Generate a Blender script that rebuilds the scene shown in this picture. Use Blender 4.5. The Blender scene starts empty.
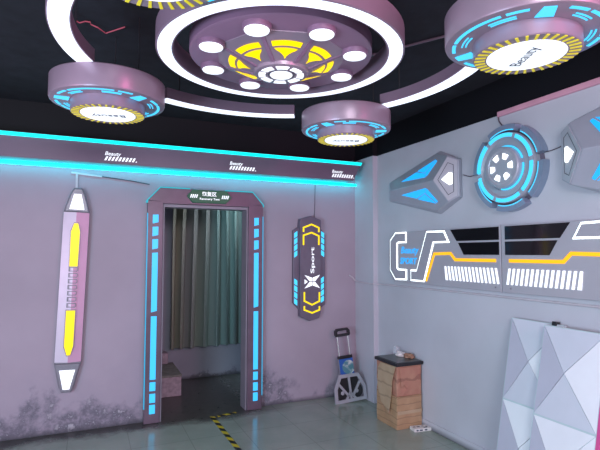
import bpy, bmesh, math, random
from mathutils import Vector, Matrix
random.seed(7)
PI = math.pi
SC = bpy.context.scene
COL = SC.collection
rad = math.radians

# ------------------------------------------------------------------ materials
def new_mat(name):
    m = bpy.data.materials.new(name); m.use_nodes = True
    nt = m.node_tree
    return m, nt, nt.nodes['Principled BSDF']

def pm(name, col, rough=0.5, metal=0.0, emit=None, es=0.0, var=0.06, scale=9.0, bump=0.0, alpha=None):
    """plain painted / plastic surface with a little procedural variation"""
    m, nt, b = new_mat(name)
    tc = nt.nodes.new('ShaderNodeTexCoord')
    nz = nt.nodes.new('ShaderNodeTexNoise'); nz.inputs['Scale'].default_value = scale
    nz.inputs['Detail'].default_value = 4
    nt.links.new(tc.outputs['Object'], nz.inputs['Vector'])
    r = nt.nodes.new('ShaderNodeValToRGB')
    r.color_ramp.elements[0].position = .3; r.color_ramp.elements[1].position = .7
    r.color_ramp.elements[0].color = tuple(max(0, c*(1-var)) for c in col)+(1,)
    r.color_ramp.elements[1].color = tuple(min(1, c*(1+var)) for c in col)+(1,)
    nt.links.new(nz.outputs['Fac'], r.inputs['Fac'])
    nt.links.new(r.outputs['Color'], b.inputs['Base Color'])
    b.inputs['Roughness'].default_value = rough
    b.inputs['Metallic'].default_value = metal
    if emit:
        b.inputs['Emission Color'].default_value = tuple(emit)+(1,)
        b.inputs['Emission Strength'].default_value = es
    if bump:
        bp = nt.nodes.new('ShaderNodeBump'); bp.inputs['Strength'].default_value = bump
        nt.links.new(nz.outputs['Fac'], bp.inputs['Height'])
        nt.links.new(bp.outputs['Normal'], b.inputs['Normal'])
    if alpha is not None:
        b.inputs['Alpha'].default_value = alpha
    return m

def N(nt, typ, **kw):
    n = nt.nodes.new(typ)
    for k, v in kw.items():
        if k in n.inputs: n.inputs[k].default_value = v
        else: setattr(n, k, v)
    return n
def math_node(nt, op, a, b=None, clamp=False):
    n = nt.nodes.new('ShaderNodeMath'); n.operation = op; n.use_clamp = clamp
    for i, v in enumerate((a, b)):
        if v is None: continue
        if isinstance(v, (int, float)): n.inputs[i].default_value = v
        else: nt.links.new(v, n.inputs[i])
    return n.outputs[0]
def mixc(nt, fac, a, b):
    n = nt.nodes.new('ShaderNodeMix'); n.data_type = 'RGBA'
    if isinstance(fac, (int, float)): n.inputs[0].default_value = fac
    else: nt.links.new(fac, n.inputs[0])
    for i, v in ((6, a), (7, b)):
        if isinstance(v, tuple): n.inputs[i].default_value = v+(1,) if len(v) == 3 else v
        else: nt.links.new(v, n.inputs[i])
    return n.outputs[2]
def ramp(nt, src, p0, p1):
    n = nt.nodes.new('ShaderNodeMapRange'); n.clamp = True
    nt.links.new(src, n.inputs[0]); n.inputs[1].default_value = p0; n.inputs[2].default_value = p1
    return n.outputs[0]

def wall_paint(name, col, grime=0.0, top=2.668, patch=1.0):
    """emulsion paint, black above the paint line, damp peeling patches near the floor"""
    m, nt, b = new_mat(name)
    tc = N(nt, 'ShaderNodeTexCoord'); sx = N(nt, 'ShaderNodeSeparateXYZ')
    nt.links.new(tc.outputs['Object'], sx.inputs[0])
    big = N(nt, 'ShaderNodeTexNoise', Scale=1.3, Detail=4.0); nt.links.new(tc.outputs['Object'], big.inputs['Vector'])
    c = mixc(nt, ramp(nt, big.outputs['Fac'], .35, .65), tuple(x*.93 for x in col), tuple(min(1, x*1.05) for x in col))
    if grime:
        n1 = N(nt, 'ShaderNodeTexNoise', Scale=3.2, Detail=7.0, Roughness=.6); nt.links.new(tc.outputs['Object'], n1.inputs['Vector'])
        n2 = N(nt, 'ShaderNodeTexNoise', Scale=13.0, Detail=8.0, Roughness=.7); nt.links.new(tc.outputs['Object'], n2.inputs['Vector'])
        h = math_node(nt, 'ADD', sx.outputs['Z'], math_node(nt, 'MULTIPLY', math_node(nt, 'SUBTRACT', .5, n1.outputs['Fac']), 1.1))
        h = math_node(nt, 'ADD', h, math_node(nt, 'MULTIPLY', ramp(nt, sx.outputs['X'], 1.7, 2.2), .19))
        # damp halo above, dark bare plaster below, pale flakes between
        halo = ramp(nt, h, .55*grime, .1*grime)
        c = mixc(nt, math_node(nt, 'MULTIPLY', halo, .3), c, (.28, .26, .34))
        bare = ramp(nt, h, .27*grime, .12*grime)
        c = mixc(nt, math_node(nt, 'MULTIPLY', bare, math_node(nt, 'MULTIPLY', ramp(nt, n2.outputs['Fac'], .32, .55), .85*patch)), c, (.135, .13, .165))
        fl = math_node(nt, 'MULTIPLY', bare, ramp(nt, n2.outputs['Fac'], .57, .64))
        c = mixc(nt, math_node(nt, 'MULTIPLY', fl, .75*patch), c, (.58, .55, .60))
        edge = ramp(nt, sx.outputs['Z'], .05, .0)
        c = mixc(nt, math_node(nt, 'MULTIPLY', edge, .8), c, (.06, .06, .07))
        bp = N(nt, 'ShaderNodeBump', Strength=.3, Distance=.02)
        nt.links.new(math_node(nt, 'MULTIPLY', bare, n2.outputs['Fac']), bp.inputs['Height'])
        nt.links.new(bp.outputs['Normal'], b.inputs['Normal'])
    c = mixc(nt, math_node(nt, 'GREATER_THAN', sx.outputs['Z'], top), c, (.006, .006, .009))
    nt.links.new(c, b.inputs['Base Color']); b.inputs['Roughness'].default_value = .55
    b.inputs['Specular IOR Level'].default_value = .3
    return m

def floor_mat():
    m, nt, b = new_mat('floor_tile')
    tc = N(nt, 'ShaderNodeTexCoord'); sx = N(nt, 'ShaderNodeSeparateXYZ')
    nt.links.new(tc.outputs['Object'], sx.inputs[0])
    n1 = N(nt, 'ShaderNodeTexNoise', Scale=2.2, Detail=6.0); nt.links.new(tc.outputs['Object'], n1.inputs['Vector'])
    n2 = N(nt, 'ShaderNodeTexNoise', Scale=17.0, Detail=8.0, Roughness=.65); nt.links.new(tc.outputs['Object'], n2.inputs['Vector'])
    c = mixc(nt, ramp(nt, n1.outputs['Fac'], .3, .7), (.26, .325, .27), (.35, .41, .34))
    c = mixc(nt, math_node(nt, 'MULTIPLY', ramp(nt, n2.outputs['Fac'], .45, .75), .35), c, (.36, .38, .34))
    def joint(o, off, sp):
        f = math_node(nt, 'FRACT', math_node(nt, 'DIVIDE', math_node(nt, 'SUBTRACT', o, off), sp))
        d = math_node(nt, 'ABSOLUTE', math_node(nt, 'SUBTRACT', f, .5))
        return math_node(nt, 'GREATER_THAN', d, .5-.0065)
    j = math_node(nt, 'MAXIMUM', joint(sx.outputs['X'], -2.7+.66-.0, .48), joint(sx.outputs['Y'], -.57, .48))
    # dirt along the back wall and the wet, dark alcove floor
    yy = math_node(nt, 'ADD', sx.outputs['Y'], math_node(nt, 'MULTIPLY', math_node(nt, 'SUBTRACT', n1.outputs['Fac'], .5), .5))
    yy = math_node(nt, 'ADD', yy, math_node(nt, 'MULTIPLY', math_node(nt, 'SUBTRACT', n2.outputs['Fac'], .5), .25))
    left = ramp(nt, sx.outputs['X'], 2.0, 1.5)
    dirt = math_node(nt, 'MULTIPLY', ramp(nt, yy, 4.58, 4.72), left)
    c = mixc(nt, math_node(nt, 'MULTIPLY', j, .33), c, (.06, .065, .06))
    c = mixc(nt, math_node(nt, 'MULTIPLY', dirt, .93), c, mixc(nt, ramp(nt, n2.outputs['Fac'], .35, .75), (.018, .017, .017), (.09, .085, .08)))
    nt.links.new(c, b.inputs['Base Color'])
    r = math_node(nt, 'ADD', .07, math_node(nt, 'MULTIPLY', n2.outputs['Fac'], .16))
    r = math_node(nt, 'ADD', r, math_node(nt, 'MULTIPLY', dirt, .15))
    nt.links.new(r, b.inputs['Roughness'])
    b.inputs['Specular IOR Level'].default_value = .55
    bp = N(nt, 'ShaderNodeBump', Strength=.06, Distance=.01)
    nt.links.new(math_node(nt, 'SUBTRACT', n2.outputs['Fac'], j), bp.inputs['Height'])
    nt.links.new(bp.outputs['Normal'], b.inputs['Normal'])
    return m

def stripe_mat(name, a, b_, axis, freq, slant=0.0, slant_axis='Y', rough=.4):
    m, nt, b = new_mat(name)
    tc = N(nt, 'ShaderNodeTexCoord'); sx = N(nt, 'ShaderNodeSeparateXYZ')
    nt.links.new(tc.outputs['Object'], sx.inputs[0])
    v = math_node(nt, 'MULTIPLY', sx.outputs[axis], freq)
    v = math_node(nt, 'ADD', v, math_node(nt, 'MULTIPLY', sx.outputs[slant_axis], slant))
    f = math_node(nt, 'GREATER_THAN', math_node(nt, 'FRACT', v), .5)
    nt.links.new(mixc(nt, f, a, b_), b.inputs['Base Color'])
    b.inputs['Roughness'].default_value = rough
    return m

def curtain_mat():
    m, nt, b = new_mat('curtain_cloth')
    tc = N(nt, 'ShaderNodeTexCoord'); mp = N(nt, 'ShaderNodeMapping'); mp.inputs['Scale'].default_value = (3.0, .0, .12)
    nt.links.new(tc.outputs['Object'], mp.inputs['Vector'])
    n = N(nt, 'ShaderNodeTexNoise', Scale=2.2, Detail=3.0); nt.links.new(mp.outputs[0], n.inputs['Vector'])
    sx = N(nt, 'ShaderNodeSeparateXYZ'); nt.links.new(tc.outputs['Object'], sx.inputs[0])
    side = ramp(nt, sx.outputs['X'], .15, .55)
    c0 = mixc(nt, side, (.43, .43, .31), (.22, .38, .36))
    c = mixc(nt, ramp(nt, n.outputs['Fac'], .35, .65), c0, (.27, .30, .29))
    nt.links.new(c, b.inputs['Base Color']); b.inputs['Roughness'].default_value = .85
    return m

def carton_mat(name, base, alt, fz):
    m, nt, b = new_mat(name)
    tc = N(nt, 'ShaderNodeTexCoord'); sx = N(nt, 'ShaderNodeSeparateXYZ'); nt.links.new(tc.outputs['Object'], sx.inputs[0])
    n = N(nt, 'ShaderNodeTexNoise', Scale=9.0, Detail=6.0); nt.links.new(tc.outputs['Object'], n.inputs['Vector'])
    c = mixc(nt, ramp(nt, n.outputs['Fac'], .3, .7), base, alt)
    f = math_node(nt, 'FRACT', math_node(nt, 'ADD', math_node(nt, 'MULTIPLY', sx.outputs['Z'], fz), math_node(nt, 'MULTIPLY', n.outputs['Fac'], .6)))
    c = mixc(nt, math_node(nt, 'MULTIPLY', math_node(nt, 'LESS_THAN', f, .14), .45), c, tuple(x*.45 for x in base))
    nt.links.new(c, b.inputs['Base Color']); b.inputs['Roughness'].default_value = .45
    bp = N(nt, 'ShaderNodeBump', Strength=.25, Distance=.01); nt.links.new(n.outputs['Fac'], bp.inputs['Height'])
    nt.links.new(bp.outputs['Normal'], b.inputs['Normal'])
    return m

M = {}
M['wall_back'] = wall_paint('wall_back_paint', (.415, .35, .415), grime=1.0)
M['wall_right'] = wall_paint('wall_right_paint', (.57, .575, .63), grime=.25, patch=.4)
M['column'] = wall_paint('column_paint', (.57, .56, .62), grime=.0)
M['alcove'] = wall_paint('alcove_paint', (.34, .35, .42), grime=.3, top=9)
M['floor'] = floor_mat()
M['ceiling'] = pm('ceiling_black', (.016, .018, .026), .9, var=.3)
M['pink_lit_trim'] = pm('pink_lit_trim', (.72, .36, .46), .5)  # pink light on the wall trim, put into its base colour
M['skirting'] = pm('skirting_paint', (.62, .66, .72), .35, var=.15)
M['mauve'] = pm('mauve_metal', (.36, .25, .32), .33, .25, var=.04, scale=4)
M['mauve2'] = pm('mauve_panel', (.31, .165, .26), .38, .15, var=.05, scale=4)
M['housing'] = pm('lamp_housing', (.30, .19, .26), .4, .2, var=.05, scale=4)
M['jamb'] = pm('jamb_grey', (.27, .25, .30), .4)
M['frame'] = pm('frame_purple', (.155, .11, .15), .35, .2, var=.1)
M['cornice'] = pm('cornice_panel', (.22, .16, .22), .4, .1, var=.08, scale=2)
M['plate'] = pm('plate_grey_purple', (.17, .14, .19), .4, .2, var=.08)
M['grey'] = pm('fixture_grey', (.44, .46, .53), .35, .2, var=.05, scale=5)
M['rim'] = pm('rim_blue_grey', (.27, .33, .45), .35, .2, var=.05)
M['grey_l'] = pm('fixture_light_grey', (.56, .56, .61), .4, .1, var=.04, scale=5)
M['board'] = pm('board_grey', (.48, .47, .52), .4, .1, var=.03, scale=3)
M['board2'] = pm('board_letter_grey', (.46, .45, .50), .4, .1, var=.03, scale=3)
M['pen_l'] = pm('pen_glow_tint', (.72, .65, .76), .35, .1, var=.04)  # left face: glow raised into the base colour
M['pen_r'] = pm('pen_pink_lit', (.76, .43, .61), .35, .1, var=.06, scale=3)  # right face: pink light from the right put into the base colour
M['cap'] = pm('cap_dark', (.27, .26, .30), .35, .2)
M['white_e'] = pm('white_diffuser', (.8, .8, .8), .4, emit=(.74, .83, 1.0), es=1.3, var=.01)
M['white_s'] = pm('white_light_panel', (.8, .8, .8), .4, emit=(.86, .92, 1.0), es=.95, var=.01)
M['white_g'] = pm('white_halo_light', (.8, .8, .8), .4, emit=(.95, 1.0, .97), es=2.2, var=.01)
M['halo'] = pm('white_back_light', (.8, .8, .8), .4, emit=(.88, 1.0, .97), es=2.5, var=.01)
M['cyan'] = pm('cyan_neon', (.0, .3, .3), .4, emit=(.0, .85, .90), es=1.6, var=.01)
M['cyan_hot'] = pm('cyan_neon_hidden', (.0, .3, .3), .4, emit=(.0, .78, .95), es=6.0, var=.01)
M['teal'] = pm('teal_edge_light', (.0, .2, .2), .4, emit=(.0, .50, .62), es=.8, var=.05)
M['blue'] = pm('blue_light_panel', (.02, .2, .3), .4, emit=(.045, .50, 1.0), es=1.15, var=.05)
M['edge'] = pm('dim_edge_light', (.02, .2, .3), .4, emit=(.02, .36, .62), es=.9, var=.05)
M['blue_d'] = pm('deep_blue_light_panel', (.01, .15, .3), .4, emit=(.012, .40, 1.0), es=1.15, var=.05)
M['blue_r'] = pm('ring_blue_light', (.02, .2, .3), .4, emit=(.06, .62, 1.0), es=1.2, var=.05)
M['yellow'] = pm('yellow_light_panel', (.5, .4, .0), .4, emit=(1.0, .74, .0), es=.95, var=.02)
M['yellow_t'] = pm('yellow_stripes', (.55, .46, .03), .4, emit=(1.0, .80, .02), es=.42, var=.02)
M['orange'] = pm('orange_light_line', (.6, .3, .0), .4, emit=(1.0, .47, .01), es=1.0, var=.02)
M['black_g'] = pm('black_gloss', (.006, .006, .008), .08, var=.2)
M['black'] = pm('black_plastic', (.018, .018, .022), .4, var=.2)
M['line'] = pm('dark_line', (.03, .04, .07), .5)
M['ink'] = pm('dark_ink', (.06, .07, .12), .5)
M['green'] = pm('sign_green', (.02, .085, .05), .4, emit=(.02, .12, .06), es=.35)
M['chrome'] = pm('aluminium', (.72, .72, .75), .25, .9)
M['steel_p'] = pm('silver_paint', (.50, .50, .56), .35, .3)
M['rubber'] = pm('tyre_rubber', (.03, .03, .035), .6)
M['cable_w'] = pm('white_conduit', (.60, .55, .60), .5)
M['cable_d'] = pm('dark_cable', (.10, .08, .10), .5)
M['cable_r'] = pm('red_wire', (.5, .08, .12), .5)
M['panel_w'] = pm('facet_white', (.88, .91, .95), .28, .0, var=.02)
M['panel_g'] = pm('facet_lavender', (.58, .58, .68), .32, .0, var=.02)
M['panel_m'] = pm('facet_grey', (.68, .71, .79), .32, .0, var=.02)
M['panel_e'] = pm('panel_edge_pale_teal', (.55, .68, .70), .35, var=.02)
M['panel_p'] = pm('panel_edge_pink_lit', (.75, .10, .32), .35, var=.1)  # reflected pink light painted as the edge colour
M['plaster'] = pm('pale_plaster', (.46, .36, .42), .7, var=.25, scale=25, bump=.15)
M['plaster_t'] = pm('dusty_concrete', (.25, .24, .22), .8, var=.2, scale=20, bump=.2)
M['curtain'] = curtain_mat()
M['tape'] = stripe_mat('hazard_stripes', (.62, .50, .02), (.012, .012, .012), 'Y', 6.5, 6.5, 'X')
M['tape2'] = stripe_mat('hazard_stripes_torn', (.62, .50, .02), (.012, .012, .012), 'X', 8.0, 8.0, 'Y')
M['carton1'] = carton_mat('carton_brown', (.42, .25, .14), (.52, .33, .19), 17)
M['carton2'] = carton_mat('carton_red_brown', (.42, .18, .13), (.50, .27, .18), 5)
M['carton3'] = carton_mat('carton_flap', (.46, .32, .20), (.54, .40, .26), 9)
M['paper'] = pm('white_paper', (.78, .76, .74), .6, var=.08, bump=.2)
M['craft'] = pm('craft_paper', (.38, .20, .13), .6, var=.15, bump=.3)
M['film'] = pm('crumpled_clear_film', (.75, .8, .85), .15, var=.1, bump=.5, alpha=.35)
M['sticker'] = None

def sticker_mat():
    m, nt, b = new_mat('blue_white_sticker')
    tc = N(nt, 'ShaderNodeTexCoord'); sx = N(nt, 'ShaderNodeSeparateXYZ'); nt.links.new(tc.outputs['Object'], sx.inputs[0])
    n = N(nt, 'ShaderNodeTexNoise', Scale=16.0, Detail=3.0); nt.links.new(tc.outputs['Object'], n.inputs['Vector'])
    dx = math_node(nt, 'MULTIPLY', math_node(nt, 'SUBTRACT', sx.outputs['X'], .022), 13.5)
    dz = math_node(nt, 'MULTIPLY', math_node(nt, 'SUBTRACT', sx.outputs['Z'], .360), 13.5)
    d = math_node(nt, 'ADD', math_node(nt, 'MULTIPLY', dx, dx), math_node(nt, 'MULTIPLY', dz, dz))
    inside = math_node(nt, 'LESS_THAN', d, 1.0)
    pic = mixc(nt, ramp(nt, n.outputs['Fac'], .42, .58), (.62, .66, .66), (.10, .25, .30))
    nt.links.new(mixc(nt, inside, (.03, .12, .42), pic), b.inputs['Base Color'])
    b.inputs['Roughness'].default_value = .35
    return m
M['sticker'] = sticker_mat()

# ------------------------------------------------------------------ object helpers
def tag(o, label=None, cat=None, group=None, kind=None):
    if label: o['label'] = label
    if cat: o['category'] = cat
    if group: o['group'] = group
    if kind: o['kind'] = kind
    return o
ORG = {}
def thing(name, loc, label, cat, group=None, rot=(0, 0, 0)):
    o = bpy.data.objects.new(name, None); COL.objects.link(o)
    o.location = loc; o.rotation_euler = rot; o.empty_display_size = .05
    return tag(o, label, cat, group)
def root_of(o):
    while o.parent: o = o.parent
    return o
def obj(name, bm, mat, parent=None, local=False, smooth=False, loc=None, label=None):
    """link a bmesh as ONE mesh object. World coordinates unless local=True."""
    bmesh.ops.recalc_face_normals(bm, faces=bm.faces)
    org = Vector((0, 0, 0))
    if parent is not None and not local: org = root_of(parent).location.copy()
    if loc is not None: org = Vector(loc)
    if org.length: bmesh.ops.translate(bm, verts=bm.verts, vec=-org)
    me = bpy.data.meshes.new(name); bm.to_mesh(me); bm.free()
    mats = mat if isinstance(mat, (list, tuple)) else [mat]
    for m_ in mats: me.materials.append(m_)
    if smooth:
        for p in me.polygons: p.use_smooth = True
        me.set_sharp_from_angle(angle=rad(35))
    o = bpy.data.objects.new(name, me); COL.objects.link(o)
    if parent is not None: o.parent = parent
    if loc is not None: o.location = loc
    if label: o['label'] = label
    return o
def copy_tree(o, parent=None):
    c = o.copy(); COL.objects.link(c)
    if parent is not None: c.parent = parent
    for ch in list(o.children): copy_tree(ch, c)
    return c

BM = bmesh.new
def add_box(bm, lo, hi, bev=0.0, mi=0):
    v = [bm.verts.new((x, y, z)) for x in (lo[0], hi[0]) for y in (lo[1], hi[1]) for z in (lo[2], hi[2])]
    fs = [bm.faces.new([v[i] for i in q]) for q in ((0, 1, 3, 2), (4, 6, 7, 5), (0, 4, 5, 1), (2, 3, 7, 6), (0, 2, 6, 4), (1, 5, 7, 3))]
    for f in fs: f.material_index = mi
    if bev:
        es = list({e for f in fs for e in f.edges})
        bmesh.ops.bevel(bm, geom=es, offset=bev, segments=2, profile=.5, affect='EDGES')
def add_prism(bm, pts, fr, d0, d1, bev=0.0, mi=0):
    """2-D polygon extruded from depth d0 to d1 in frame fr(a, b, depth)"""
    a = [bm.verts.new(fr(p[0], p[1], d0)) for p in pts]
    b = [bm.verts.new(fr(p[0], p[1], d1)) for p in pts]
    n = len(pts)
    f0 = bm.faces.new(a); f1 = bm.faces.new(b[::-1]); f0.material_index = f1.material_index = mi
    for i in range(n):
        f = bm.faces.new([a[i], b[i], b[(i+1) % n], a[(i+1) % n]]); f.material_index = mi
    if bev:
        bmesh.ops.bevel(bm, geom=list(f1.edges), offset=bev, segments=2, profile=.5, affect='EDGES')
BWY, RWX = 4.84, 2.89
def BW(a, b, d): return Vector((a, BWY-.002-d, b))          # on the back wall: x, z, outward depth
def RW(a, b, d): return Vector((RWX-.002-d, a, b))          # on the right wall: y, z, outward depth
def FL(a, b, d): return Vector((a, b, d))              # on a horizontal plane
def prism(pts, fr, d0, d1, bev=0.0):
    bm = BM(); add_prism(bm, pts, fr, d0, d1, bev); return bm
def strip_pts(path, w, closed=False):
    """offset a 2-D polyline to a constant-width mitred ribbon (list of quads)"""
    P = [Vector(p) for p in path]; n = len(P); L = []; R = []
    for i in range(n):
        if closed: a, b = P[i-1], P[(i+1) % n]
        else: a, b = P[max(i-1, 0)], P[min(i+1, n-1)]
        d1 = (P[i]-a).normalized() if (P[i]-a).length > 1e-9 else None
        d2 = (b-P[i]).normalized() if (b-P[i]).length > 1e-9 else None
        d1 = d1 or d2; d2 = d2 or d1
        t = (d1+d2).normalized(); nn = Vector((-t.y, t.x))
        k = w/2/max(.35, abs(nn.dot(Vector((-d1.y, d1.x)))))
        L.append(P[i]+nn*k); R.append(P[i]-nn*k)
    segs = range(n if closed else n-1)
    return [[L[i], L[(i+1) % n], R[(i+1) % n], R[i]] for i in segs]
def add_ribbon(bm, path, w, fr, d0, d1, closed=False):
    for q in strip_pts(path, w, closed): add_prism(bm, q, fr, d0, d1)
def add_tube(bm, path, r, seg=8):
    P = [Vector(p) for p in path]; rings = []
    up = Vector((0, 0, 1))
    for i, p in enumerate(P):
        t = (P[min(i+1, len(P)-1)]-P[max(i-1, 0)]).normalized()
        u = t.cross(up)
        if u.length < 1e-3: u = t.cross(Vector((1, 0, 0)))
        u.normalize(); v = t.cross(u)
        rr = r[i] if isinstance(r, (list, tuple)) else r
        rings.append([bm.verts.new(p+u*rr*math.cos(2*PI*k/seg)+v*rr*math.sin(2*PI*k/seg)) for k in range(seg)])
    for a, b in zip(rings, rings[1:]):
        for k in range(seg): bm.faces.new([a[k], a[(k+1) % seg], b[(k+1) % seg], b[k]])
    bm.faces.new(rings[0]); bm.faces.new(rings[-1][::-1])
def add_lathe(bm, prof, fr, seg=64, a0=0.0, a1=2*PI, phase=0.0):
    """revolve profile [(r, depth)] ; fr(a, b, depth) with a=r cos, b=r sin. Open profiles; r=0 ends close."""
    full = abs(a1-a0-2*PI) < 1e-6
    ns = seg if full else seg+1
    rings = []
    for r, d in prof:
        if r < 1e-6: rings.append([bm.verts.new(fr(0, 0, d))]); continue
        rings.append([bm.verts.new(fr(r*math.cos(a0+(a1-a0)*k/seg+phase), r*math.sin(a0+(a1-a0)*k/seg+phase), d)) for k in range(ns)])
    for A, B in zip(rings, rings[1:]):
        for k in range(seg):
            k2 = (k+1) % ns
            if len(A) == 1 and len(B) == 1: continue
            if len(A) == 1: bm.faces.new([A[0], B[k], B[k2]])
            elif len(B) == 1: bm.faces.new([A[k], B[0], A[k2]])
            else: bm.faces.new([A[k], B[k], B[k2], A[k2]])
    if not full:
        for k in (0, ns-1):
            f = [R_[k] if len(R_) > 1 else R_[0] for R_ in rings]
            if len(f) > 2:
                try: bm.faces.new(f)
                except ValueError: pass
def ring_sector(r0, r1, a0, a1, n=10):
    p = [(r1*math.cos(a0+(a1-a0)*k/n), r1*math.sin(a0+(a1-a0)*k/n)) for k in range(n+1)]
    q = [(r0*math.cos(a0+(a1-a0)*k/n), r0*math.sin(a0+(a1-a0)*k/n)) for k in range(n+1)]
    return p, q
def add_sector(bm, r0, r1, a0, a1, fr, d0, d1, n=10):
    """flat ring sector built from quads (avoids concave n-gons)"""
    p, q = ring_sector(r0, r1, a0, a1, n)
    for k in range(n): pass
    vt = []
    for d in (d0, d1):
        vt.append(([bm.verts.new(fr(x, y, d)) for x, y in p], [bm.verts.new(fr(x, y, d)) for x, y in q]))
    (p0, q0), (p1, q1) = vt
    for k in range(n):
        bm.faces.new([p0[k], p0[k+1], q0[k+1], q0[k]]); bm.faces.new([p1[k], q1[k], q1[k+1], p1[k+1]])
        bm.faces.new([p0[k], p1[k], p1[k+1], p0[k+1]]); bm.faces.new([q0[k], q0[k+1], q1[k+1], q1[k]])
    for k in (0, n): bm.faces.new([p0[k], q0[k], q1[k], p1[k]])

def text_bm(body, width, height, mat4, shear=0.0, bold=0.0, extr=.002):
    """lettering scaled to width x height, centred, placed by mat4 (local x = reading direction, y = up, z = facing)"""
    cu = bpy.data.curves.new('lettering_curve', 'FONT'); cu.body = body; cu.size = 1.0
    cu.align_x = 'CENTER'; cu.align_y = 'CENTER'; cu.shear = shear; cu.offset = bold; cu.extrude = .01; cu.resolution_u = 3
    o = bpy.data.objects.new('lettering_tmp', cu); COL.objects.link(o)
    bpy.context.view_layer.update()
    dg = bpy.context.evaluated_depsgraph_get()
    me = bpy.data.meshes.new_from_object(o.evaluated_get(dg))
    bm = BM(); bm.from_mesh(me)
    bpy.data.objects.remove(o); bpy.data.curves.remove(cu); bpy.data.meshes.remove(me)
    if not bm.verts: return bm
    xs = [v.co.x for v in bm.verts]; ys = [v.co.y for v in bm.verts]
    cx, cy = (min(xs)+max(xs))/2, (min(ys)+max(ys))/2
    sx = width/(max(xs)-min(xs)); sy = height/(max(ys)-min(ys)); sz = extr/.02
    for v in bm.verts: v.co = Vector(((v.co.x-cx)*sx, (v.co.y-cy)*sy, (v.co.z+.01)*sz))
    bmesh.ops.transform(bm, matrix=mat4, verts=bm.verts)
    return bm
def basis(o, x, y):
    x = Vector(x).normalized(); y = Vector(y).normalized(); z = x.cross(y)
    m = Matrix((x, y, z)).transposed().to_4x4(); m.translation = Vector(o); return m

# ------------------------------------------------------------------ the setting
def struct(name, bm, mat):
    o = obj(name, bm, mat); o['kind'] = 'structure'; return o
X0, Y0, ZC = -3.2, -2.6, 2.95
DX0, DX1, DZ = .655, 1.515, 2.075          # doorway
bm = BM(); add_box(bm, (X0, Y0, -.06), (3.0, 6.36, 0)); struct('floor', bm, M['floor'])
bm = BM(); add_box(bm, (X0, Y0, ZC), (3.0, 6.36, ZC+.06)); struct('ceiling', bm, M['ceiling'])
bm = BM()
add_box(bm, (X0, BWY, 0), (DX0, BWY+.1, ZC)); add_box(bm, (DX1, BWY, 0), (RWX, BWY+.1, ZC)); add_box(bm, (DX0, BWY, DZ), (DX1, BWY+.1, ZC))
struct('wall_back', bm, M['wall_back'])
bm = BM(); add_box(bm, (RWX, Y0, 0), (RWX+.1, BWY+.1, ZC)); struct('wall_right', bm, M['wall_right'])
bm = BM(); add_box(bm, (2.832, 4.455, 0), (RWX, BWY, ZC)); struct('wall_corner_column', bm, M['column'])
bm = BM(); add_box(bm, (.3, 6.26, 0), (2.1, 6.36, ZC)); struct('wall_alcove_back', bm, M['alcove'])
bm = BM(); add_box(bm, (.2, BWY+.1, 0), (.3, 6.26, ZC)); struct('wall_alcove_left', bm, M['alcove'])
bm = BM(); add_box(bm, (2.0, BWY+.1, 0), (2.1, 6.26, ZC)); struct('wall_alcove_right', bm, M['alcove'])
bm = BM(); add_prism(bm, [(2.735, 2.652), (Y0, 2.652), (Y0, 2.692), (2.735, 2.692)], RW, 0, .022, .006); struct('trim_1', bm, M['pink_lit_trim'])
bm = BM(); add_box(bm, (RWX-.012, Y0, 0), (RWX, 4.455, .07), .004); struct('baseboard_right', bm, M['wall_right'])

# ------------------------------------------------------------------ cornice with its LED strips
ct = thing('led_pelmet', (0.4, BWY, 2.39), 'long dark mauve LED cornice running along the top of the back wall', 'cornice')
pts = [(X0, 2.393), (2.65, 2.393), (2.76, 2.598), (X0, 2.598)]
def CORN(a, b, d): return Vector((a, BWY-d, b))
bm = BM(); add_prism(bm, pts, BW, 0.0, .27, .003)
for sx in (-.62, .428, 1.46):
    add_prism(bm, [(sx, 2.395), (sx+.005, 2.395), (sx+.005, 2.553), (sx, 2.553)], BW, .27, .2712)
obj('fascia', bm, M['cornice'], ct)
bm = BM(); add_prism(bm, [(X0, 2.570), (2.748, 2.570), (2.763, 2.602), (X0, 2.602)], BW, .268, .279, .003)
obj('led_strip', bm, M['cyan'], ct, label='bright cyan strip along the top edge')
bm = BM(); add_box(bm, (X0, BWY-.085, 2.366), (2.80, BWY-.055, 2.390)); obj('led_strip', bm, M['cyan_hot'], ct, label='cyan strip hidden under the cornice, washing the wall')
for cx in (.245, 1.385, 2.52):
    f = cx-.135
    bm = text_bm('Beauty', .135, .044, basis((f+.072, BWY-.2705, 2.478), (1, 0, 0), (0, 0, 1)), shear=.25, bold=.012)
    lo = obj('logo_lettering', bm, M['white_s'], ct)
    bm = BM()
    for k in range(9):
        x = f+k*.029
        add_prism(bm, [(x, 2.420), (x+.016, 2.420), (x+.034, 2.456), (x+.018, 2.456)], BW, .2695, .2725)
    x = f+9*.029
    add_prism(bm, [(x, 2.420), (x+.016, 2.420), (x+.012, 2.431)], BW, .2695, .2725)
    obj('logo_stripes', bm, M['white_s'], lo)

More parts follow.
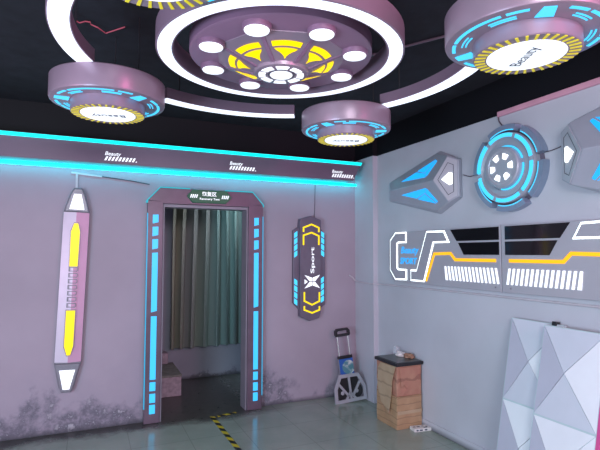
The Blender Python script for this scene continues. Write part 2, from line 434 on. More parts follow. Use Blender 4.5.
# ------------------------------------------------------------------ doorway portal
pf = thing('portal_frame', (1.09, BWY, 0), 'tall dark purple portal frame with cyan light panels around the doorway', 'door frame')
bm = BM()
oL, oR, oT = .510, 1.672, 2.228
add_prism(bm, [(oL, .002), (DX0, .002), (DX0, 2.1), (oL, 2.1)], BW, 0, .075, .004)
obj('post', bm, M['frame'], pf)
bm = BM(); add_prism(bm, [(DX1, .002), (oR, .002), (oR, 2.1), (DX1, 2.1)], BW, 0, .075, .004); obj('post', bm, M['frame'], pf)
bm = BM(); add_prism(bm, [(oL, 2.1), (DX0, 2.1), (DX0, DZ), (DX1, DZ), (DX1, 2.1), (oR, 2.1), (oR-.115, oT), (oL+.115, oT)], BW, 0, .078, .004); obj('header', bm, M['frame'], pf)
bm = BM()
add_box(bm, (DX0+.003, BWY-.06, DZ-.03), (DX1-.003, BWY+.11, DZ-.003)); add_box(bm, (DX0+.003, BWY-.06, .002), (DX0+.015, BWY+.11, DZ-.03)); add_box(bm, (DX1-.015, BWY-.06, .002), (DX1-.003, BWY+.11, DZ-.03))
obj('jamb_lining', bm, M['jamb'], pf)
zz = [(1.967, 1.88), (1.851, 1.757), (1.731, 1.631), (1.602, 1.036), (.998, .407), (.383, .302), (.276, .193), (.174, .091)]
for xa, xb in ((.558, .611), (1.577, 1.626)):
    for z1, z0 in zz:
        sk = .012 if z1 > 1.6 else 0
        obj('light_panel', prism([(xa, z0), (xb, z0+sk), (xb, z1), (xa, z1-sk*.3)], BW, .073, .0785, .001), M['blue'], pf)
for s, xe in ((-1, oL), (1, oR)):
    bm = BM(); add_prism(bm, [(xe-.004, .14), (xe+.005, .14), (xe+.005, 1.98), (xe-.004, 1.98)], BW, .06, .079); obj('edge_light', bm, M['edge'], pf)
    bm = BM(); add_ribbon(bm, [(xe, 2.08), (xe, 2.1), (xe-s*.117, oT), (xe-s*.40, oT)], .02, BW, .01, .074); obj('corner_light', bm, M['teal'], pf)

sg = thing('door_sign', (1.10, BWY-.08, 2.16), 'green lozenge sign with white lettering above the doorway', 'sign')
pts = [(.875, 2.158), (.93, 2.225), (1.27, 2.225), (1.325, 2.158), (1.265, 2.095), (.935, 2.095)]
bm = BM(); add_prism(bm, pts, BW, .078, .105, .006); obj('board', bm, M['green'], sg)
Yp = BWY-.1055
obj('lettering', text_bm('恢复区', .145, .046, basis((1.095, Yp, 2.186), (1, 0, 0), (0, 0, 1)), bold=.012), M['white_s'], sg)
obj('lettering', text_bm('Recovery Tent', .20, .026, basis((1.10, Yp, 2.133), (1, 0, 0), (0, 0, 1)), bold=.014), M['white_s'], sg)
for cx in (.94, 1.255):
    bm = BM()
    for k in range(4):
        x = cx-.036+k*.019
        add_prism(bm, [(x, 2.142), (x+.009, 2.142), (x+.020, 2.176), (x+.008, 2.176)], BW, .1045, .1075)
    obj('slash_marks', bm, M['white_s'], sg)

# ------------------------------------------------------------------ pen shaped light bar on the left
pen = thing('bar_sconce', (-.150, BWY-.002, .352), 'tall pencil shaped light bar with yellow panels on the back wall', 'wall light', rot=(0, .029, 0))
def PB(a, b, d): return Vector((a, -d, b))
H = 1.835
hw = .110
# lower shell, tapering ends
bm = BM(); add_prism(bm, [(-hw, .27), (-.062, .06), (-.04, .01), (.04, .01), (.062, .06), (hw, .27), (hw, H-.225), (.066, H-.06), (.035, H), (-.035, H), (-.066, H-.06), (-hw, H-.225)], PB, .0, .05, .012)
obj('shell', bm, M['cap'], pen, local=True)
def faceted(bm, xa, xb, z0, z1, d0, d1):
    """one sloping face of the ridge between z0 and z1: from depth d0 at xa to d1 at xb"""
    v = [bm.verts.new(PB(xa, z0, d0)), bm.verts.new(PB(xb, z0, d1)), bm.verts.new(PB(xb, z1, d1)), bm.verts.new(PB(xa, z1, d0))]
    w = [bm.verts.new(PB(x.co.x, x.co.z, .045)) for x in v]
    bm.faces.new(v); bm.faces.new(w[::-1])
    for i in range(4): bm.faces.new([v[i], v[(i+1) % 4], w[(i+1) % 4], w[i]])
bm = BM(); faceted(bm, -hw+.004, 0, .28, H-.225, .06, .095); obj('face', bm, M['pen_l'], pen, local=True, label='left face, tinted pale for its glow')
bm = BM(); faceted(bm, hw-.004, 0, .28, H-.225, .06, .095); obj('face', bm, M['pen_r'], pen, local=True, label='right face, tinted for pink light')
bm = BM(); add_prism(bm, [(-hw+.006, .265), (-.058, .065), (-.038, .018), (.038, .018), (.058, .065), (hw-.006, .265)], PB, .045, .075, .01); obj('end_cap', bm, M['cap'], pen, local=True)
bm = BM(); add_prism(bm, [(-hw+.006, H-.22), (hw-.006, H-.22), (.062, H-.065), (.033, H-.006), (-.033, H-.006), (-.062, H-.065)], PB, .045, .075, .01); obj('end_cap', bm, M['cap'], pen, local=True)
obj('light_panel', prism([(-.064, .212), (.064, .212), (.026, .045), (-.026, .045)], PB, .074, .079), M['white_s'], pen, local=True, label='white light panel')
obj('light_panel', prism([(-.062, H-.198), (.062, H-.198), (.030, H-.058), (-.030, H-.058)], PB, .074, .079), M['white_s'], pen, local=True, label='white light panel')
def ypanel(zb, zt, tip_up):
    if tip_up: p = [(-.033, zb), (.033, zb), (.036, zt-.075), (.018, zt), (-.014, zt), (-.036, zt-.075)]
    else: p = [(-.036, zt), (.036, zt), (.036, zb+.08), (.016, zb), (-.012, zb), (-.036, zb+.08)]
    b0 = prism([(x*1.16, z+(.008 if z > (zb+zt)/2 else -.008)) for x, z in p], PB, .08, .0965)
    fr_ = obj('panel_rim', b0, M['cap'], pen, local=True)
    obj('light_panel', prism(p, PB, .09, .0985), M['yellow'], fr_, local=True, label='yellow light panel')
ypanel(1.125, 1.51, True); ypanel(.345, .735, False)
for k in range(7):
    z = .765+k*.053
    bm = BM(); add_ribbon(bm, [(-.034, z), (.030, z), (.036, z+.008), (.036, z+.026), (.030, z+.033), (-.034, z+.033)], .006, PB, .085, .1, closed=True)
    obj('ridge', bm, M['cap'], pen, local=True)
    
# cable conduit above the bar
cd = thing('cable_conduit', (-.11, BWY, 2.2), 'thin pink conduit with a drop above the pencil shaped light bar', 'conduit')
bm = BM(); add_prism(bm, [(-.160, 2.322), (.10, 2.302), (.10, 2.318), (-.160, 2.340)], BW, 0, .012); obj('trunking', bm, M['cable_w'], cd, label='pale pink trunking')
bm = BM(); add_tube(bm, [BW(.1, 2.31, .006), BW(.35, 2.288, .006), BW(.53, 2.262, .006)], .005, 6); obj('cable', bm, M['cable_d'], cd)
bm = BM(); add_prism(bm, [(-.122, 2.18), (-.102, 2.18), (-.102, 2.325), (-.122, 2.325)], BW, 0, .014); obj('drop', bm, M['cable_w'], cd)

# ------------------------------------------------------------------ sport light board
sp = thing('sport_sign', (2.225, BWY, .865), 'dark upright light board lettered Sport with yellow chevrons right of the doorway', 'wall light')
cx = 2.226
bm = BM(); add_prism(bm, [(cx-.190, 1.06), (cx-.12, .99), (cx+.13, .99), (cx+.197, 1.03), (cx+.197, 1.80), (cx+.14, 1.875), (cx-.115, 1.895), (cx-.190, 1.845)], BW, 0, .04, .006); obj('side_wings', bm, M['plate'], sp)
bm = BM(); add_prism(bm, [(cx-.12, .915), (cx-.01, .865), (cx+.10, .89), (cx+.124, .945), (cx+.13, 1.95), (cx+.12, 1.968), (cx, 2.007), (cx-.12, 1.972), (cx-.128, 1.9)], BW, 0, .078, .006); obj('backplate', bm, M['plate'], sp)
D0, D1 = .076, .082
for pth in ([(2.138, 1.829), (2.138, 1.876), (2.234, 1.913), (2.323, 1.878), (2.323, 1.83)],
            [(2.138, 1.686), (2.138, 1.792), (2.235, 1.823), (2.323, 1.787), (2.323, 1.688)],
            [(2.149, 1.178), (2.149, 1.082), (2.241, 1.038), (2.330, 1.075), (2.330, 1.172)],
            [(2.149, 1.028), (2.149, .987), (2.241, .951), (2.330, .980), (2.330, 1.020)]):
    bm = BM(); add_ribbon(bm, pth, .017, BW, D0, D1); obj('chevron_light', bm, M['yellow'], sp)
for x0, x1, zs, sk in ((2.045, 2.080, (1.826, 1.546), .012), (2.368, 2.406, (1.833, 1.553), -.012), (2.046, 2.081, (1.312, 1.030), -.012), (2.366, 2.402, (1.328, 1.048), .012)):
    st = (zs[0]-zs[1])/4
    for k in range(4):
        za = zs[0]-k*st; zb = za-st*.78
        obj('light_panel', prism([(x0, zb-sk), (x1, zb+sk), (x1, za+sk), (x0, za-sk)], BW, .038, .0445), M['blue_r'], sp)
bm = BM(); q = .004; ex, ez = 2.244, 1.289
for s1 in (-1, 1):
    for s2 in (-1, 1):
        add_prism(bm, [(ex+s1*q, ez+s2*q), (ex+s1*.032, ez+s2*q), (ex+s1*.092, ez+s2*.072), (ex+s1*q, ez+s2*.042)], BW, D0, D1)
add_prism(bm, [(ex-.092, ez-.026), (ex-.056, ez), (ex-.092, ez+.026)], BW, D0, D1)
obj('emblem', bm, M['white_s'], sp, label='white X shaped emblem')
obj('lettering', text_bm('Sport', .285, .056, basis((2.252, BWY-.0785, 1.522), (0, 0, 1), (-1, 0, 0)), bold=.008), M['white_s'], sp)
bm = BM(); add_tube(bm, [BW(2.30, 1.99, .01), BW(2.31, 2.15, .004), BW(2.315, 2.39, .004)], .003, 6); obj('power_cable', bm, M['cable_d'], sp)

# ------------------------------------------------------------------ ceiling lights
RC = Vector((.888, 2.26, 0)); ZR = 2.60
def CE(c):
    def f(a, b, d): return Vector((c[0]+a, c[1]+b, d))
    return f
F = CE(RC)
rl = thing('ring_light', (RC.x, RC.y, ZR), 'large hanging ring light with white glowing underside', 'ceiling light')
bm = BM(); add_lathe(bm, [(.540, ZR-.002), (.548, ZR-.006), (.548, ZR), (.616, ZR), (.616, ZR-.006), (.624, ZR-.002), (.624, ZR+.095), (.540, ZR+.095), (.540, ZR-.002)], F, 96)
obj('housing', bm, M['housing'], rl, smooth=True)
bm = BM()
for k in range(2): add_sector(bm, .549, .615, PI*k+.004+.35, PI*(k+1)-.004+.35, F, ZR-.005, ZR-.001, 48)
obj('diffuser', bm, M['white_e'], rl, label='white glowing diffuser')
for k in range(4):
    a = rad(25+90*k); bm = BM(); p = F(.59*math.cos(a), .59*math.sin(a), 0)
    add_tube(bm, [(p.x, p.y, ZR+.09), (p.x, p.y, ZC)], .004, 6); obj('hanging_wire', bm, M['black'], rl)

ch = thing('disc_chandelier', (RC.x, RC.y, 2.5), 'mauve stepped disc with eight round lamps and yellow petals inside the ring light', 'ceiling light')
bm = BM(); add_lathe(bm, [(0, ZR), (.452, ZR), (.464, ZR+.008), (.464, ZR+.075), (.452, ZR+.083), (0, ZR+.083)], F, 96); obj('disc', bm, M['mauve2'], ch, smooth=True)
zc = lambda r: ZR-(.345-r)/(.345-.14)*.068
bm = BM(); add_lathe(bm, [(.35, ZR+.01), (.345, ZR-.003), (.14, zc(.14)), (.0, zc(.14))], F, 8, phase=rad(7)); obj('cone', bm, M['mauve'], ch)
bm = BM(); add_lathe(bm, [(.142, zc(.14)+.01), (.138, ZR-.080), (.132, ZR-.084), (.0, ZR-.084)], F, 64)
hub = obj('hub', bm, M['mauve'], ch, smooth=True)
zb = ZR-.084
for k in range(8):
    a0 = rad(45*k+3+7); bm = BM(); add_sector(bm, .083, .117, a0, a0+rad(34), F, zb-.004, zb+.001, 6); obj('lamp_segment', bm, M['white_s'], hub)
bm = BM(); add_sector(bm, .064, .070, 0, 2*PI-.001, F, zb-.003, zb+.001, 48); obj('groove', bm, M['plate'], hub)
bm = BM(); add_lathe(bm, [(0, zb-.006), (.054, zb-.006), (.058, zb-.002), (.058, zb+.001)], F, 32); obj('centre_lamp', bm, M['white_s'], hub)
for k in range(8):
    a = rad(52+45*k); c = RC+Vector((.380*math.cos(a), .380*math.sin(a), 0)); G = CE(c)
    bm = BM(); add_lathe(bm, [(0, ZR-.022), (.060, ZR-.022), (.064, ZR-.018), (.066, ZR+.002)], G, 32); pk = obj('puck_lamp', bm, M['mauve2'], ch, smooth=True)
    bm = BM(); add_lathe(bm, [(0, ZR-.027), (.055, ZR-.027), (.057, ZR-.023), (.057, ZR-.020)], G, 32); obj('diffuser', bm, M['white_s'], pk)
    # rib between petals
    w = .010; ca, sa = math.cos(a), math.sin(a); bm = BM()
    for r0, r1 in ((.145, .33),):
        vs = []
        for r, s, e in ((r0, -1, 0), (r1, -1, 0), (r1, 1, 0), (r0, 1, 0)):
            vs.append(F(r*ca-s*w*sa, r*sa+s*w*ca, zc(r)-.004))
        ws = [v+Vector((0, 0, .03)) for v in vs]
        A = [bm.verts.new(v) for v in vs]; B = [bm.verts.new(v) for v in ws]
        bm.faces.new(A); bm.faces.new(B[::-1])
        for i in range(4): bm.faces.new([A[i], B[i], B[(i+1) % 4], A[(i+1) % 4]])
    obj('rib', bm, M['mauve2'], ch)
def cone_patch(bm, rows):
    """rows of (r, half angle) round angle am, draped on the octagonal cone"""
for k in range(8):
    am = rad(29.5+45*k); fl = lambda r, t: zc(r*math.cos(t)/math.cos(rad(22.5)))   # flat facet of the cone
    bm = BM()
    def patch(rows, n=8):
        gr = []
        for r, h in rows:
            gr.append([bm.verts.new(F(r*math.cos(am+h*(2*i/n-1)), r*math.sin(am+h*(2*i/n-1)), fl(r, h*(2*i/n-1))-.004)) for i in range(n+1)])
        for A, B in zip(gr, gr[1:]):
            for i in range(n): bm.faces.new([A[i], B[i], B[i+1], A[i+1]])
    patch([(.238, rad(16)), (.270, rad(16))])
    patch([(.158, rad(.6)), (.172, rad(2.0)), (.186, rad(5.0)), (.200, rad(8.5)), (.213, rad(12.5)), (.226, rad(14.5))])
    bmesh.ops.solidify(bm, geom=bm.faces, thickness=.003)
    obj('yellow_petal', bm, M['yellow'], ch)
for k in range(3):
    a = rad(60+120*k); p = F(.3*math.cos(a), .3*math.sin(a), 0); bm = BM()
    add_tube(bm, [(p.x, p.y, ZR+.08), (p.x, p.y, ZC)], .004, 6); obj('hanging_wire', bm, M['black'], ch)

AR = 1.03
arcs = [(154, 208, 'curved white strip light at the top left, ending at the left disc lamp'),
        (63, 117, 'curved white strip light between the two far disc lamps near the cornice'),
        (-19, 26, 'curved white strip light on the right between the middle and right disc lamps'),
        ]
for a0, a1, lab in arcs:
    s = 0
    A0, A1 = rad(a0+s), rad(a1-s); am = (A0+A1)/2
    t = thing('arc_light', (RC.x+AR*math.cos(am), RC.y+AR*math.sin(am), ZR), lab, 'ceiling light', 'curved strip lights around the ring')
    bm = BM(); add_sector(bm, .982, 1.078, A0, A1, F, ZR, ZR+.068, 40); obj('housing', bm, M['housing'], t)
    bm = BM(); add_sector(bm, .988, 1.072, A0+.003, A1-.003, F, ZR-.004, ZR+.001, 40); obj('diffuser', bm, M['white_e'], t, label='white glowing diffuser')
    for a in (A0+.12, A1-.12):
        p = F(AR*math.cos(a), AR*math.sin(a), 0); bm = BM(); add_tube(bm, [(p.x, p.y, ZR+.06), (p.x, p.y, ZC)], .004, 6); obj('hanging_wire', bm, M['black'], t)

ZB, ZS = 2.46, 2.40
def disc_lamp(ang, label, text_ang, AR=1.03):
    c = RC+Vector((AR*math.cos(rad(ang)), AR*math.sin(rad(ang)), 0)); G = CE(c)
    t = thing('disc_lamp', (c.x, c.y, ZS), label, 'ceiling light', 'two tier disc lamps around the ring')
    bm = BM(); add_lathe(bm, [(0, ZB), (.303, ZB), (.311, ZB+.004), (.314, ZB+.012), (.314, ZB+.125), (.308, ZB+.131), (0, ZB+.131)], G, 80); obj('upper_drum', bm, M['mauve'], t, smooth=True)
    bm = BM(); add_lathe(bm, [(.203, ZB+.002), (.203, ZS+.004), (.199, ZS), (0, ZS)], G, 64); dr = obj('lower_drum', bm, M['mauve'], t, smooth=True)
    # cyan light pattern under the upper drum
    bm = BM(); n = 3
    for k in range(n):
        b0 = rad(ang+49+120*k); d0, d1 = ZB-.003, ZB+.001
        p = [(.212, -9), (.212, 9), (.285, 4), (.285, -5)]
        add_prism(bm, [(r*math.cos(b0+rad(x)), r*math.sin(b0+rad(x))) for r, x in p], G, d0, d1)
        for r0, r1, x0, x1 in ((.271, .285, 14, 30), (.228, .234, 25, 46), (.243, .249, 25, 46), (.271, .285, 34, 86), (.228, .234, 72, 96), (.243, .249, 72, 96), (.271, .285, 90, 106)):
            add_sector(bm, r0, r1, b0+rad(x0), b0+rad(x1), G, d0, d1, 8)
    obj('light_pattern', bm, M['blue_r'], t, label='cyan light pattern')
    bm = BM()
    for k in range(34):
        a = 2*PI*k/34; w = .0054
        ca, sa = math.cos(a), math.sin(a)
        add_prism(bm, [(r*ca-s*w*sa*q_, r*sa+s*w*ca*q_) for r, s, q_ in ((.156, -1, .8), (.197, -1, 1), (.197, 1, 1), (.156, 1, .8))], G, ZS-.003, ZS+.001)
    obj('stripe_ring', bm, M['yellow_t'], dr, label='ring of yellow stripes')
    bm = BM(); add_lathe(bm, [(0, ZS-.004), (.147, ZS-.004), (.150, ZS-.001), (.150, ZS+.001)], G, 64); df = obj('diffuser', bm, M['white_s'], dr, label='white glowing disc')
    if text_ang is not None:
        d = Vector((math.cos(rad(text_ang)), math.sin(rad(text_ang)), 0)); u = Vector((d.y, -d.x, 0))
        bm = text_bm('Beauty', .185, .06, basis((c.x, c.y, ZS-.0042), d, u), bold=-.012)
        obj('lettering', bm, M['ink'], dr)
    for k in range(3):
        a = rad(ang+60+120*k); p = G(.2*math.cos(a), .2*math.sin(a), 0); bm = BM(); add_tube(bm, [(p.x, p.y, ZB+.13), (p.x, p.y, ZC)], .004, 6); obj('hanging_wire', bm, M['black'], t)
disc_lamp(138.7, 'two tier disc lamp on the left, hanging in front of the cornice', 165, 1.066)
disc_lamp(42, 'two tier disc lamp nearest the room corner above the Sport board', 156)
disc_lamp(-51, 'big two tier disc lamp at the top right, nearest the right wall', -115, 1.14)
disc_lamp(-130.6, 'two tier disc lamp cut off by the top edge of the photo', None, 1.14)

# loose things on the dark ceiling
bm = BM(); add_tube(bm, [(2.2, 1.93, ZC-.012), (1.814, 2.562, ZC-.012), (1.62, 2.88, ZC-.012)], .008, 6)
tag(obj('ceiling_conduit', bm, M['frame']), 'thin dark conduit crossing the black ceiling', 'conduit')
bm = BM(); add_tube(bm, [(-.118, 2.964, ZC-.02), (-.077, 2.985, ZC-.025), (-.05, 2.96, ZC-.022), (-.024, 2.962, ZC-.02), (-.02, 2.99, ZC-.02), (.019, 2.996, ZC-.03), (.064, 3.032, ZC-.04), (.165, 2.945, ZC-.02)], .004, 6)
tag(obj('ceiling_wire', bm, M['cable_r']), 'loose red wire on the ceiling above the left disc lamp', 'wire')

# ------------------------------------------------------------------ right wall: gem lights and gear light
CZ = 2.235
def gem(name_loc_y, mirror, label):
    my = (lambda y: 5.298-y) if mirror else (lambda y: y)
    t = thing('gem_sconce', (RWX, my(3.55), 1.94), label, 'wall light', 'faceted gem lights on the right wall')
    def plane(P):
        a, b, c = [Vector(p) for p in P]; n = (b-a).cross(c-a)
        return lambda y, z: a.z-(n.x*(y-a.x)+n.y*(z-a.y))/n.z
    base = [(4.18, .105), (3.415, .288), (3.145, .165)]
    V = (3.345, 0, .150); ridge = (4.07, 0, .085); P3 = (3.215, .200, .092)
    upl = plane([V, ridge, P3]); npl = plane([V, P3, (P3[0], -P3[1], P3[2])])
    top = [(4.16, .09, upl(4.16, .09)), (3.40, .255, upl(3.40, .255)), P3, (3.125, .155, npl(3.125, .155))]
    bm = BM()
    pts = []
    for y, h in base:
        for s in (-1, 1): pts.append(RW(my(y), CZ+s*h, 0))
    for y, h, d in top:
        for s in (-1, 1): pts.append(RW(my(y), CZ+s*h, d))
    pts += [RW(my(V[0]), CZ, V[2]), RW(my(ridge[0]), CZ, ridge[2])]
    for p in pts: bm.verts.new(p)
    r = bmesh.ops.convex_hull(bm, input=bm.verts)
    bmesh.ops.dissolve_limit(bm, angle_limit=rad(2), verts=bm.verts, edges=bm.edges)
    loose = [v for v in bm.verts if not v.link_faces]
    bmesh.ops.delete(bm, geom=loose, context='VERTS')
    bmesh.ops.bevel(bm, geom=list(bm.edges), offset=.006, segments=2, profile=.5, affect='EDGES')
    obj('body', bm, M['grey'], t)
    def plate(name, poly, pl, mat, d=.004, lift=.0, parent=None, label=None):
        bm = BM()
        a = [bm.verts.new(RW(my(y), CZ+z, pl(y, z)+lift-.004)) for y, z in poly]
        b = [bm.verts.new(RW(my(y), CZ+z, pl(y, z)+lift+d)) for y, z in poly]
        bm.faces.new(a); bm.faces.new(b[::-1]); n = len(poly)
        for i in range(n): bm.faces.new([a[i], b[i], b[(i+1) % n], a[(i+1) % n]])
        return obj(name, bm, mat, parent or t, label=label)
    for s in (1, -1):
        pl = lambda y, z, s=s: upl(y, abs(z))+.0015
        # rim, then three segments of the blue panel
        A, B, C_, D_ = (3.885, s*.060), (3.375, s*.198), (3.357, s*.180), (3.475, s*.052)
        E_ = (3.64, s*.052)
        mid1 = (3.63, s*.128); mid2 = (3.44, s*.117)
        for nm, poly in (('light_panel', [(3.90, s*.066), (3.66, s*.124), (3.50, s*.088), (3.475, s*.050)]),
                         ('light_panel', [(3.645, s*.132), (3.385, s*.196), (3.515, s*.097)]),
                         ('light_panel', [(3.372, s*.190), (3.357, s*.178), (3.464, s*.056), (3.497, s*.094)])):
            plate(nm, poly, pl, M['blue_d'], .003, label='blue light panel')
    pl = npl
    pen_ = [(3.335, 0), (3.213, .188), (3.138, .148), (3.138, -.148), (3.213, -.188)]
    bm = BM()
    a = [bm.verts.new(RW(my(y), CZ+z, pl(y, z)-.01)) for y, z in pen_]; b = [bm.verts.new(RW(my(y), CZ+z, pl(y, z)+.005)) for y, z in pen_]
    bm.faces.new([a[0], a[1], a[4]]); bm.faces.new([a[1], a[2], a[3], a[4]]); bm.faces.new([b[0], b[1], b[4]]); bm.faces.new([b[1], b[2], b[3], b[4]])
    for i in range(5): bm.faces.new([a[i], b[i], b[(i+1) % 5], a[(i+1) % 5]])
    nose = obj('nose_plate', bm, M['grey_l'], t)
    bm = BM(); P = [(3.295, 0), (3.21, .138), (3.165, .115), (3.165, -.115), (3.21, -.138)]
    for q4 in strip_pts(P, .004, True):
        av = [bm.verts.new(RW(my(v[0]), CZ+v[1], pl(v[0], v[1])+.0065)) for v in q4]; bm.faces.new(av)
    bmesh.ops.solidify(bm, geom=bm.faces, thickness=.001); obj('groove', bm, M['line'], nose)
    w = [(3.262, 0), (3.198, .052), (3.175, .046), (3.175, -.046), (3.198, -.054)]
    bm = BM()
    a = [bm.verts.new(RW(my(y), CZ+z, pl(y, z)+.003)) for y, z in w]; b = [bm.verts.new(RW(my(y), CZ+z, pl(y, z)+.010)) for y, z in w]
    bm.faces.new(a); bm.faces.new(b[::-1])
    for i in range(5): bm.faces.new([a[i], b[i], b[(i+1) % 5], a[(i+1) % 5]])
    obj('lamp', bm, M['white_g'], nose, label='white lamp')
gem(3.55, False, 'faceted gem light with blue panels, left of the round gear light')
gem(1.8, True, 'faceted gem light cut by the right edge of the photo')

gy = 2.624
gt = thing('gear_sconce', (RWX, gy, 1.915), 'round gear shaped light with cyan ring segments between the two gem lights', 'wall light')
def GR(a, b, d): return Vector((RWX-.002-d, gy-a, CZ+b))     # a = towards the right of the photo
bm = BM(); ph = rad(7)
for k in range(6):
    a0 = ph+rad(60*k)
    add_sector(bm, .277, .326, a0+rad(5.5), a0+rad(54.5), GR, 0, .062, 14)
obj('toothed_rim', bm, M['rim'], gt)
bm = BM(); add_lathe(bm, [(0, .0), (.290, 0), (.290, .018), (0, .018)], GR, 64); obj('backplate', bm, M['plate'], gt)
bm = BM(); add_lathe(bm, [(.266, .018), (.266, .05), (.265, .064), (.261, .078), (.225, .078), (.210, .062), (.172, .062), (.168, .055), (0, .055)], GR, 64); obj('body', bm, M['grey'], gt, smooth=True)
for k in range(6):
    a0 = ph+rad(60*k); bm = BM(); add_sector(bm, .230, .257, a0+rad(4), a0+rad(56), GR, .076, .084, 14); obj('ring_segment', bm, M['blue_r'], gt, label='cyan ring segment')
bm = BM()
for k in range(6):
    a0 = ph+rad(60*k); add_sector(bm, .280, .287, a0+rad(7), a0+rad(53), GR, .061, .0635, 12)
obj('edge_line', bm, M['blue_r'], gt)
bm = BM(); add_sector(bm, .157, .166, rad(18), rad(105), GR, .06, .068, 24); add_sector(bm, .157, .166, rad(-105), rad(5), GR, .06, .068, 24); obj('inner_ring', bm, M['blue_r'], gt, label='thin cyan inner ring')
bm = BM(); add_lathe(bm, [(.154, .05), (.154, .100), (.146, .108), (.125, .108), (.120, .104), (0, .104)], GR, 48); hb = obj('hub', bm, M['grey'], gt, smooth=True)
for k in range(6):
    a = ph+rad(60*k-3); ca, sa = math.cos(a), math.sin(a); bm = BM()
    add_prism(bm, [(r*ca-w*sa, r*sa+w*ca) for r, w in ((.063, -.015), (.101, -.025), (.101, .025), (.063, .015))], GR, .103, .110); obj('lamp', bm, M['white_g'], hb, label='white lamp')

# wires between them
def wire(name, pts, r, mat, label):
    bm = BM(); add_tube(bm, pts, r, 6); tag(obj(name, bm, mat), label, 'wire')
wire('link_wire', [RW(3.12, 2.26, .012), RW(3.05, 2.235, .006), RW(2.98, 2.238, .006), RW(2.92, 2.255, .012)], .0035, M['cable_d'], 'short dark wire between the left gem light and the gear light')
wire('link_wire', [RW(2.33, 2.30, .012), RW(2.28, 2.303, .006), RW(2.22, 2.312, .006), RW(2.165, 2.33, .012)], .0035, M['cable_d'], 'short dark wire between the gear light and the right gem light')
wire('drop_wire', [RW(2.735, 2.67, .01), RW(2.73, 2.62, .006), RW(2.70, 2.58, .006), RW(2.66, 2.57, .012), RW(2.62, 2.545, .012)], .005, M['cable_d'], 'dark cable looping down from the wall trim to the gear light')

# ------------------------------------------------------------------ long control boards on the right wall
def board(mirror, label):
    my = (lambda y: 5.405-y) if mirror else (lambda y: y)
    def W(a, b, d): return RW(my(a), b, d)
    t = thing('control_board', (RWX, my(3.45), 1.30), label, 'light board', 'grey light boards on the right wall')
    Z1, Z0 = 1.815, 1.312; ye = 2.694 if mirror else 2.719
    bm = BM(); add_prism(bm, [(ye, Z0-.005), (4.10, Z0+.002), (4.185, Z0+.10), (4.185, Z1-.10), (4.10, Z1-.008), (ye, Z1)], W, 0, .03, .004); obj('panel', bm, M['board'], t)
    d = .03
    for p in ([(3.267, 1.803), (2.732, 1.803), (2.732, 1.703), (3.190, 1.703)], [(3.172, 1.688), (2.732, 1.688), (2.732, 1.588), (3.108, 1.588)]):
        obj('screen', prism(p, W, d-.002, d+.004, .001), M['black_g'], t, label='glossy black screen')
    bm = BM(); add_ribbon(bm, [(3.600, 1.345), (3.480, 1.594), (3.268, 1.599), (3.212, 1.545), (2.765, 1.545)], .025, W, d-.002, d+.004); obj('accent_line', bm, M['orange'], t, label='orange light line')
    bm = BM()
    for k in range(15):
        y = 3.345-k*.0405
        add_prism(bm, [(y, 1.487), (y-.019, 1.487), (y-.041, 1.368), (y-.022, 1.368)] if k else [(y, 1.487), (y-.019, 1.487), (y-.041, 1.368), (y-.012, 1.368)], W, d-.002, d+.004)
    obj('light_stripes', bm, M['white_s'], t, label='row of white slanted stripes')
    Cq = [[(3.905, 1.795), (3.905, 1.715), (4.03, 1.715), (4.07, 1.795)], [(4.07, 1.795), (4.03, 1.715), (4.055, 1.70), (4.155, 1.725)],
          [(4.155, 1.725), (4.055, 1.70), (4.055, 1.45), (4.158, 1.43)], [(4.158, 1.43), (4.055, 1.45), (4.03, 1.43), (4.075, 1.345)], [(4.075, 1.345), (4.03, 1.43), (3.905, 1.43), (3.905, 1.35)]]
    Cp = [(3.905, 1.795), (4.07, 1.795), (4.155, 1.725), (4.158, 1.43), (4.075, 1.345), (3.905, 1.35), (3.905, 1.43), (4.03, 1.43), (4.055, 1.45), (4.055, 1.70), (4.03, 1.715), (3.905, 1.715)]
    Sp = [(3.575, 1.79), (3.350, 1.785), (3.303, 1.706), (3.493, 1.706), (3.632, 1.348), (3.815, 1.348), (3.815, 1.428), (3.728, 1.428)]
    for P in (Cp, Sp):
        s = obj('raised_shape', prism(P, W, d+.0035, d+.010, .001), M['board2'], t, label='raised grey bracket shape')
        bm = BM(); add_ribbon(bm, P, .027, W, d-.001, d+.003, closed=True); obj('halo_light', bm, M['halo'], s, label='white back light')
    if not mirror:
        x, y = (0, -1, 0), (0, 0, 1)
        obj('lettering', text_bm('Beauty', .28, .088, basis(RW(3.845, 1.620, d+.0005), x, y), shear=.25, bold=.01), M['blue_d'], t, label='blue lettering')
        obj('lettering', text_bm('SPORT', .27, .062, basis(RW(3.865, 1.525, d+.0005), x, y), shear=.2, bold=.02), M['blue_d'], t, label='blue lettering')
    bm = BM()
    for yy_ in (4.12, 2.775):
        for zz_ in (1.34, 1.785): add_prism(bm, [(yy_+.006, zz_-.006), (yy_+.006, zz_+.006), (yy_-.006, zz_+.006), (yy_-.006, zz_-.006)], W, d-.001, d+.003)
    obj('screws', bm, M['cap'], t)
board(False, 'grey light board with C shaped bracket and blue lettering, nearer the corner')
board(True, 'grey light board with orange line running out of the right edge of the photo')

bm = BM()
add_tube(bm, [BW(2.745, 1.345, .008), BW(2.79, 1.32, .008), BW(2.820, 1.285, .012), (2.826, 4.70, 1.272), (2.826, 4.45, 1.268), (2.835, 4.445, 1.267), (RWX-.006, 4.40, 1.267), (RWX-.006, 3.2, 1.27), (RWX-.006, 1.6, 1.272), (RWX-.006, .8, 1.272)], .009, 8)
tag(obj('pipe_cable', bm, M['cable_w']), 'pale cable running along the right wall under the light boards', 'cable')

